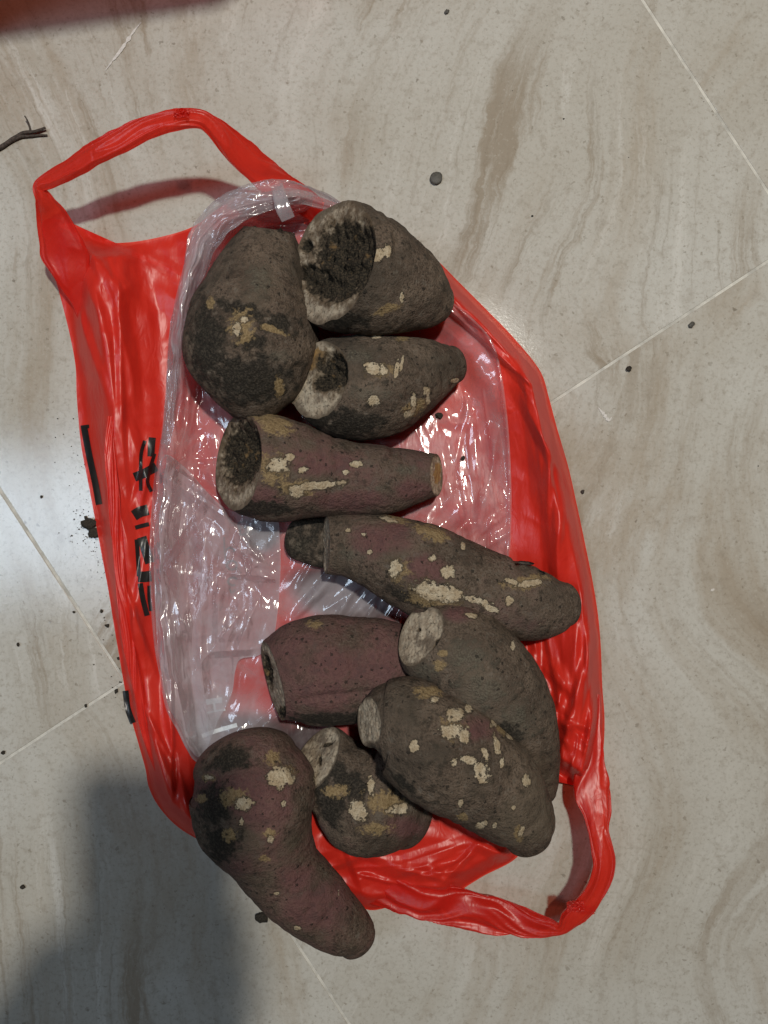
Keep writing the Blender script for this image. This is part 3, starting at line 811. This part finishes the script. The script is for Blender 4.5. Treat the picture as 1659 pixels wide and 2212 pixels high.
potato('long crooked sweet potato lying across the middle with pale scrapes and curling skin flakes',
       [(712,1177,64),(760,1180,70),(820,1194,84),(890,1222,98),(960,1250,100),(1040,1280,93),(1120,1300,84),(1185,1308,68),(1222,1305,48)], 5.0, lift=0.006,
       cuts=[dict(c=(703,1175), z=33, n=(-0.97,0.02,0.22))],
       peel=[(854,1228,15,17,30),(935,1205,8,6),(945,1278,46,18,12),(968,1236,14,12),(1031,1297,30,7,15),(1062,1315,17,6,20),(1104,1256,16,5,15),(1146,1260,28,6,-10),(1101,1296,7,10),(752,1145,5,4),(786,1155,5,4),(799,1193,5,5),(1000,1180,5,8),(838,1122,18,5,15)],
       tan=[(932,1152,38,15,20),(850,1122,30,10,10),(940,1285,60,30,10),(1140,1258,50,14,-8),(860,1230,26,24)], purple=[(922,1229,80,50),(820,1170,90,50),(850,1150,50,40)], base_purple=0.1,
       dark=[(880,1290,70,20,25)], green=[(760,1200,60,30)])

potato('black muddy sweet potato just showing between the two long ones in the middle',
       [(646,1160,48),(700,1174,54),(760,1190,50)], 6.0, flat=0.5, lift=0.0, lump=1.6, base_dark=0.40, green=[(650,1180,46,36)], ns=60, nt=90)

potato('blunt reddish-purple sweet potato with a lengthwise crease, in the centre below the long crooked one',
       [(588,1475,84),(640,1457,108),(700,1448,118),(760,1445,114),(830,1440,104),(880,1436,84)], 7.0, flat=0.84, lump=0.7,
       cuts=[dict(c=(594,1487), z=36, n=(-0.90,-0.22,0.36), rot=[(578,1450,10,40,-10),(612,1540,14,14)], depth=0.002)],
       tan=[(682,1349,19,10)], purple=[(740,1440,140,90),(700,1500,140,50),(830,1440,100,90)], base_purple=0.42, grooves=[([(650,1512),(720,1503),(800,1496),(870,1492)], 7, 0.0022)], dark=[(720,1552,120,22)])

potato('grey-green mud-coated curved sweet potato with a round pale cut end at the right',
       [(912,1388,80),(965,1398,101),(1012,1432,110),(1062,1482,110),(1105,1550,98),(1137,1622,74),(1160,1685,48),(1170,1712,32)], 8.0, lift=0.012, tilt=(16, -10),
       cuts=[dict(c=(906,1359), z=66, n=(-0.68,0.42,0.56), rot=[(945,1392,7,14,30),(905,1360,4,4)], depth=0.002)],
       peel=[(1018,1330,12,5,10),(1108,1395,5,10)], tan=[(950,1436,16,12),(958,1412,12,8)], green=[(1010,1420,100,70),(1050,1490,110,80),(1110,1560,80,90),(920,1450,60,40)], dark=[(1090,1590,50,40)], purple=[(985,1325,50,25)])

potato('stubby sweet potato with large cream peeled patches, wedged under the big one at the bottom',
       [(688,1630,72),(737,1688,92),(787,1727,113),(840,1750,101),(885,1765,70)], 10.0, flat=0.80, tilt=(0, -6), lift=0.0,
       cuts=[dict(c=(704,1646), z=40, n=(-0.60,0.50,0.48), rot=[(706,1608,14,4,-20),(690,1640,4,14)], depth=0.002)],
       peel=[(773,1751,17,21,-20),(802,1698,7,18),(868,1746,14,9),(858,1752,20,6)], tan=[(832,1735,46,24,10),(726,1709,25,14),(812,1790,32,14)], dark=[(750,1690,90,40,40),(715,1740,40,60,-20),(690,1700,30,40)], purple=[(880,1790,70,40)], base_purple=0.0)

potato('plump pointed sweet potato with scattered cream patches, lying on top at the lower right',
       [(797,1566,50),(814,1562,68),(836,1560,87),(868,1566,106),(934,1605,124),(988,1641,124),(1046,1681,113),(1092,1727,98),(1127,1772,76),(1140,1806,52)], 9.0, lift=0.034, tilt=(4, -8),
       cuts=[dict(c=(785,1566), z=70, n=(-0.88,0.05,0.42))],
       peel=[(984,1545,15,15),(976,1580,26,14),(1003,1590,10,14),(938,1512,9,7),(895,1612,9,13),(1012,1531,8,9),(1072,1556,8,13,30),(1100,1586,6,12,-20),(1073,1612,6,20,-10),(1084,1646,5,11),(1048,1627,6,14,-20),(1012,1641,17,8,10),(1041,1667,15,22,-30),(982,1648,7,8),(1136,1686,8,12),(1041,1781,13,7,-25),(995,1734,5,8),(1069,1783,5,6),(1126,1796,5,12,20),(1110,1744,4,5,0)],
       tan=[(925,1495,30,14),(976,1575,28,26),(999,1764,14,9),(1085,1570,26,14,40),(1120,1800,9,18)], dark=[(870,1690,60,14,40)], purple=[(1030,1580,60,40)])

potato('pear-shaped purplish sweet potato with a narrow bent neck reaching past the bag at the bottom',
       [(530,1648,112),(545,1702,136),(552,1765,131),(582,1830,100),(615,1888,85),(661,1935,81),(712,1980,70),(758,2015,55),(772,2030,44)], 11.0, flat=0.88,
       peel=[(607,1679,27,19),(525,1736,17,12),(584,1815,6,8),(521,1774,4,8),(613,1736,6,6),(598,1930,5,3),(641,2004,7,4),(451,1679,9,5),(682,1680,4,14)],
       tan=[(589,1639,17,19),(620,1672,22,20),(505,1722,32,20),(582,1800,15,10),(496,1804,16,16),(571,1854,12,7),(434,1725,11,9),(450,1680,16,9)],
       dark=[(500,1640,70,35,-15),(480,1820,45,60,30),(460,1740,45,60)], purple=[(690,1960,120,90),(640,1900,80,60),(450,1720,60,80),(560,1720,120,120)], base_purple=0.28)

# curling flakes of loose skin on the crooked potato
def flake(px, py, z, L, W, a, parent, seed):
    n, m = 14, 6
    u, v = np.meshgrid(np.linspace(-1, 1, n), np.linspace(-1, 1, m), indexing='ij')
    w = (1 - u ** 2) ** 0.5 * (1 + 0.5 * perlin(u * 3, v * 2, seed))
    x = u * L; y = v * W * w
    X = px + x * math.cos(a) - y * math.sin(a); Y = py + x * math.sin(a) + y * math.cos(a)
    V = P(X, Y, z + 0.0035 * v ** 2 + 0.002 * perlin(u * 2, v * 2, seed + 2))
    mk('skin_flake', V.reshape(-1, 3), grid_faces(n, m), M['twig'], parent, P(px, py, z))
pots = {o['label']: o for o in bpy.data.objects if o.get('category') == 'sweet potato'}
crook = next(o for l, o in pots.items() if 'crooked sweet potato lying' in l)
for i, (x, y, z, L, W, a) in enumerate([(893,1128,0.040,12,4,0.4),(905,1134,0.042,10,4,1.2),(955,1152,0.045,10,4,0.6),(1135,1216,0.044,20,4,0.1),(1165,1236,0.043,14,4,0.2),(1095,1206,0.04,9,3,0.3)]):
    flake(x, y, z, L, W, a, crook, i * 2.3)

# ------------------------------------------------------------------ litter on the floor
def crumb(name, px, py, r, mat, label, cat, group, seed, flat=0.6, sx=1.0, ang=0.0, z0=0.0, rough=1.0):
    bm = bmesh.new()
    bmesh.ops.create_icosphere(bm, subdivisions=3, radius=1)
    R = r * S
    vv = np.array([v.co[:] for v in bm.verts])
    k = 1 + rough * 0.45 * perlin(vv[:, 0] * 1.1 + seed, vv[:, 1] * 1.1, vv[:, 2] * 1.1) + rough * 0.22 * perlin(vv[:, 0] * 2.6, vv[:, 1] * 2.6 + seed, vv[:, 2] * 2.6)
    vv = vv * k[:, None] * R * np.array([sx, 1, flat])
    ca, sa = math.cos(ang), math.sin(ang)
    vv[:, :2] = vv[:, :2] @ np.array([[ca, sa], [-sa, ca]])
    vv[:, 2] += -vv[:, 2].min()
    bm.verts.index_update()
    fs = [[v.index for v in f.verts] for f in bm.faces]
    bm.free()
    o = P(px, py, z0)
    return tag(mk(name, vv + o, fs, mat, origin=o), label, cat, group)

CR = [(196,1132,13,'largest soil clump on the tile beside the left side of the red bag'),(206,1152,10,'soil clump touching the red bag just below the largest clump'),
 (186,1118,5,'tiny crumb just above the largest soil clump by the bag'),(232,1351,6,'soil crumb near the lower left edge of the red bag by the tile joint'),
 (90,1073,4,'lone soil crumb on the left tile above the diagonal joint'),(40,1392,5,'flat crumb near the left edge of the picture'),
 (257,1422,5,'crumb tucked against the left edge of the red bag at the joint corner'),(252,1492,6,'crumb beside the meeting of the two tile joints'),
 (186,1524,5,'crumb on the cross joint left of the red bag'),(160,1322,4,'small crumb on the left tile between joint and bag'),(8,1625,6,'crumb at the very left edge of the picture'),
 (220,1320,5,'crumb on the tile just above the lower left joint'),(565,1978,11,'dark crumb stuck beside the neck of the pear-shaped sweet potato'),
 (50,1915,7,'crumb in the shadow at the bottom left'),(1258,1062,6,'small pale brown husk on the tile right of the bag')]
for i, (x, y, r, lab) in enumerate(CR):
    r = r if r > 9 else r * 0.62
    crumb('soil_crumb' if 'husk' not in lab else 'seed_husk', x, y, r, M['soil'] if 'husk' not in lab else M['twig'], lab, 'crumb', 'crumbs of soil on the floor' if 'husk' not in lab else None, i * 1.7, 0.6, 1.3, i)
crumb('pebble', 942, 387, 13, M['stone'], 'smooth grey-brown teardrop pebble on the tile above the bag', 'pebble', None, 40.0, 0.35, 1.12, 1.0, rough=0.3)
crumb('soil_pellet', 1357, 797, 5.5, M['soil'], 'round black pellet on the tile right of the bag near the joint', 'crumb', None, 41.0, 0.8)
crumb('grit', 1493, 702, 5, M['stone'], 'small brown grit speck at the right above the tile joint', 'crumb', None, 42.0, 0.6, 1.4, 0.6)
crumb('grit', 965, 27, 4, M['stone'], 'small dark grit at the top edge of the picture', 'crumb', None, 43.0, 0.6, 1.4, 0.9)
for i, (x, y, r, lab) in enumerate([(948,898,6,'black crumb on the clear film right of the pile'),(1000,990,4,'tiny crumb on the clear film beside the orange cut end')]):
    crumb('soil_crumb', x, y, r, M['soil'], lab, 'crumb', 'crumbs of soil on the floor', 60 + i, 0.7, 1.3, i, z0=float(z_film(x, y)))
# fine soil scattered around the clumps and along the bag
def specks():
    r = random.Random(5)
    V = []; F = []
    for k in range(320):
        if k < 200: x, y = r.gauss(205, 34), r.gauss(1150, 40)
        elif k < 300:
            t = r.random(); x, y = 170 + 110 * t - abs(r.gauss(0, 26)), 900 + 620 * t
        else: x, y = r.uniform(0, 1659), r.uniform(0, 2212)
        q = P(x, y, 0.0001); R0 = abs(r.gauss(0.7, 0.7)) * S + 0.25 * S
        b = len(V)
        for a in range(4):
            t = a * math.pi / 2 + r.random()
            V.append((q[0] + R0 * math.cos(t), q[1] + R0 * math.sin(t) * r.uniform(0.5, 1), 0.0001))
        V.append((q[0], q[1], 0.0001 + R0 * r.uniform(0.4, 1.0)))
        F += [[b + a, b + (a + 1) % 4, b + 4] for a in range(4)]
    o = mk('soil_specks', V, F, M['soil'], smooth=False)
    tag(o, 'fine dark soil specks scattered over the tiles, thickest beside the bag', 'soil', kind='stuff')
specks()
# dry twig with a side shoot
tw = bpy.data.objects.new('twig', None)
tw.location = P(45, 300); sc.collection.objects.link(tw)
tag(tw, 'dry forked dark twig on the tile at the upper left edge', 'twig')
def stem(pts, r, name='stem'):
    st = catmull([(x, y, z) for x, y, z in pts], 40)
    cc = P(st[:, 0], st[:, 1], st[:, 2] / 1000)
    T = np.gradient(cc, axis=0); T /= np.linalg.norm(T, axis=1)[:, None]
    sd = np.cross(T, (0, 0, 1.0)); sd /= np.linalg.norm(sd, axis=1)[:, None]; up = np.cross(sd, T)
    ph = np.linspace(0, 2 * math.pi, 10, endpoint=False)
    rr = r * S * np.linspace(1, 0.45, 40) * (1 + 0.3 * perlin(np.arange(40) / 4.0, r))
    V = cc[:, None] + (sd[:, None] * np.cos(ph)[None, :, None] + up[:, None] * np.sin(ph)[None, :, None]) * rr[:, None, None]
    mk(name, V.reshape(-1, 3), grid_faces(40, 10, wrap_v=True), M['twig'], tw, cc[20])
stem([(-60,352,2),(-20,330,2),(5,316,2),(30,299,2.4),(50,287,2.6),(75,284,3),(98,276,3.5)], 6)
stem([(28,302,2),(45,295,2),(65,294,1.6),(88,292,1.6),(102,292,1.5)], 4, 'side_shoot')
stem([(66,283,3),(63,270,4),(58,258,6),(53,250,7)], 2.6, 'side_shoot')
# pale scuffs on the tiles
def scuff(pts, hw, seed):
    st = catmull(pts, 40)
    T = np.gradient(st, axis=0); T /= np.linalg.norm(T, axis=1)[:, None]
    Nn = np.stack([-T[:, 1], T[:, 0]], 1)
    a = np.arange(40)
    w = hw * (0.55 + 0.6 * perlin(a / 3.0, seed)) * np.sin(np.linspace(0.1, math.pi - 0.1, 40))
    Gx = st[:, None, :] + Nn[:, None, :] * (w[:, None] * np.linspace(-1, 1, 4)[None])[..., None]
    V = P(Gx[..., 0], Gx[..., 1], np.full(Gx.shape[:2], 0.00035))
    mk('scuff_mark', V.reshape(-1, 3), grid_faces(40, 4), M['scuff'], floor, V.reshape(-1, 3).mean(0))
scuff([(305,48),(290,66),(272,92),(256,115),(240,135),(228,152)], 6, 1.0)
scuff([(1292,880),(1305,895),(1315,908),(1322,900)], 6, 2.0)
scuff([(1535,1276),(1544,1272)], 5, 3.0)

# ------------------------------------------------------------------ red plastic stool just beyond the top left corner: its seat throws a reddish shadow into the picture
def stool():
    H = 0.30
    a = np.array([-0.185, 0.3505]); b = np.array([-0.040, 0.3720])
    u = (b - a) / np.linalg.norm(b - a); v = np.array([-u[1], u[0]])
    w, rad = 0.30, 0.028
    o = b - u * w                                # seat corner
    root = bpy.data.objects.new('plastic_stool', None)
    root.location = (*(o + u * w / 2 + v * w / 2), 0.0)
    sc.collection.objects.link(root)
    tag(root, 'red plastic stool past the upper left corner, throwing a reddish shadow on the tile', 'stool')
    def ring(off, z):
        pts = []
        x0, x1 = -off, w + off
        for cx, cy, a0 in ((x0 + rad, x0 + rad, 180), (x1 - rad, x0 + rad, 270), (x1 - rad, x1 - rad, 0), (x0 + rad, x1 - rad, 90)):
            for k in range(9):
                t = math.radians(a0 + 90 * k / 8)
                p = o + u * (cx + rad * math.cos(t)) + v * (cy + rad * math.sin(t))
                pts.append((p[0], p[1], z))
        return pts
    V = []
    prof = [(-0.004, H - 0.030), (0.0, H - 0.028), (0.0, H - 0.006), (-0.004, H - 0.001), (-0.012, H)]
    for off, z in prof: V += ring(off, z)
    n = 36
    F = grid_faces(len(prof), n, wrap_v=True).tolist() + [[(len(prof) - 1) * n + k for k in range(n)]]
    mk('seat', V, F, M['stool'], root, root.location)
    for sx in (0, 1):
        for sy in (0, 1):
            top = o + u * (0.03 + sx * (w - 0.06)) + v * (0.035 + sy * (w - 0.07))
            bot = o + u * (0.01 + sx * (w - 0.02)) + v * (0.030 + sy * (w - 0.045))
            V = []
            for k, t in enumerate(np.linspace(0, 1, 5)):
                p = top + (bot - top) * t; z = (H - 0.03) * (1 - t); hw = 0.020 - 0.006 * t
                for du, dv in ((-1, -1), (1, -1), (1, 1), (-1, 1)):
                    q = p + u * du * hw + v * dv * hw
                    V.append((q[0], q[1], z))
            F = grid_faces(5, 4, wrap_v=True).tolist() + [[16, 17, 18, 19]]
            mk('leg', V, F, M['stool'], root, root.location, smooth=False)
stool()

# ------------------------------------------------------------------ the phone that takes the picture, held above the floor (its shadow falls at the lower left)
def phone():
    w, l, t, rad = 0.076, 0.164, 0.008, 0.010
    x0, x1 = -0.058, -0.058 + w
    y1 = 0.016; y0 = y1 - l
    z = D + 0.0045
    pts = []
    for (cx, cy, a0) in ((x0 + rad, y0 + rad, 180), (x1 - rad, y0 + rad, 270), (x1 - rad, y1 - rad, 0), (x0 + rad, y1 - rad, 90)):
        for k in range(9):
            a = math.radians(a0 + 90 * k / 8)
            pts.append((cx + rad * math.cos(a), cy + rad * math.sin(a)))
    n = len(pts)
    V = [(x, y, z) for x, y in pts] + [(x, y, z + t) for x, y in pts]
    F = [[i, (i + 1) % n, n + (i + 1) % n, n + i] for i in range(n)] + [list(range(n))[::-1], list(range(n, 2 * n))]
    o = mk('smartphone', V, F, M['phone'], origin=((x0 + x1) / 2, (y0 + y1) / 2, z), smooth=False)
    tag(o, 'dark smartphone held flat above the bag, taking the picture', 'phone')
phone()

def hand():
    """left hand and forearm that hold the phone"""
    z = D - 0.006
    V = []; E = []; RAD = []
    def add(p, r, link=None):
        V.append(p); RAD.append(r)
        if link is not None: E.append((link, len(V) - 1))
        return len(V) - 1
    palm = add((-0.064, -0.118, z - 0.006), 0.024)
    wrist = add((-0.108, -0.142, z - 0.004), 0.027, palm)
    f1 = add((-0.180, -0.185, z + 0.006), 0.034, wrist)
    f2 = add((-0.270, -0.245, z + 0.020), 0.043, f1)
    add((-0.340, -0.290, z + 0.030), 0.047, f2)
    for y0, y1, ln, r in ((-0.088, -0.064, -0.012, 0.0090), (-0.104, -0.086, -0.006, 0.0095), (-0.120, -0.107, -0.008, 0.0090), (-0.136, -0.128, -0.016, 0.0080)):
        k = add((-0.046, y0, z - 0.009), r * 1.35, palm)
        a = add((-0.020, (y0 + y1) / 2, z - 0.010), r * 1.05, k)
        b = add((0.010 + ln * 0.5, y1, z - 0.006), r, a)
        d = add((0.026 + ln * 0.3, y1 + 0.002, z + 0.010), r * 0.8, b)
        add((0.020 + ln * 0.3, y1 + 0.003, z + 0.022), r * 0.7, d)
    t0 = add((-0.080, -0.088, z + 0.006), 0.013, palm)
    t1 = add((-0.072, -0.070, z + 0.018), 0.0105, t0)
    add((-0.054, -0.058, z + 0.026), 0.009, t1)
    me = bpy.data.meshes.new('person')
    me.from_pydata([tuple(p) for p in V], E, [])
    me.materials.append(mat_simple('hand_skin', c(0.42, 0.25, 0.17), 0.55, 400, 0.1, 0.2))
    o = bpy.data.objects.new('person', me)
    sc.collection.objects.link(o)
    sk = o.modifiers.new('skin', 'SKIN')
    for i, v in enumerate(me.skin_vertices[0].data):
        v.radius = (RAD[i], RAD[i]); v.use_root = (i == 0)
    sub = o.modifiers.new('smooth', 'SUBSURF'); sub.levels = 2; sub.render_levels = 2
    sk.use_smooth_shade = True
    tag(o, 'bare forearm and hand gripping the phone above the bag', 'person')
hand()
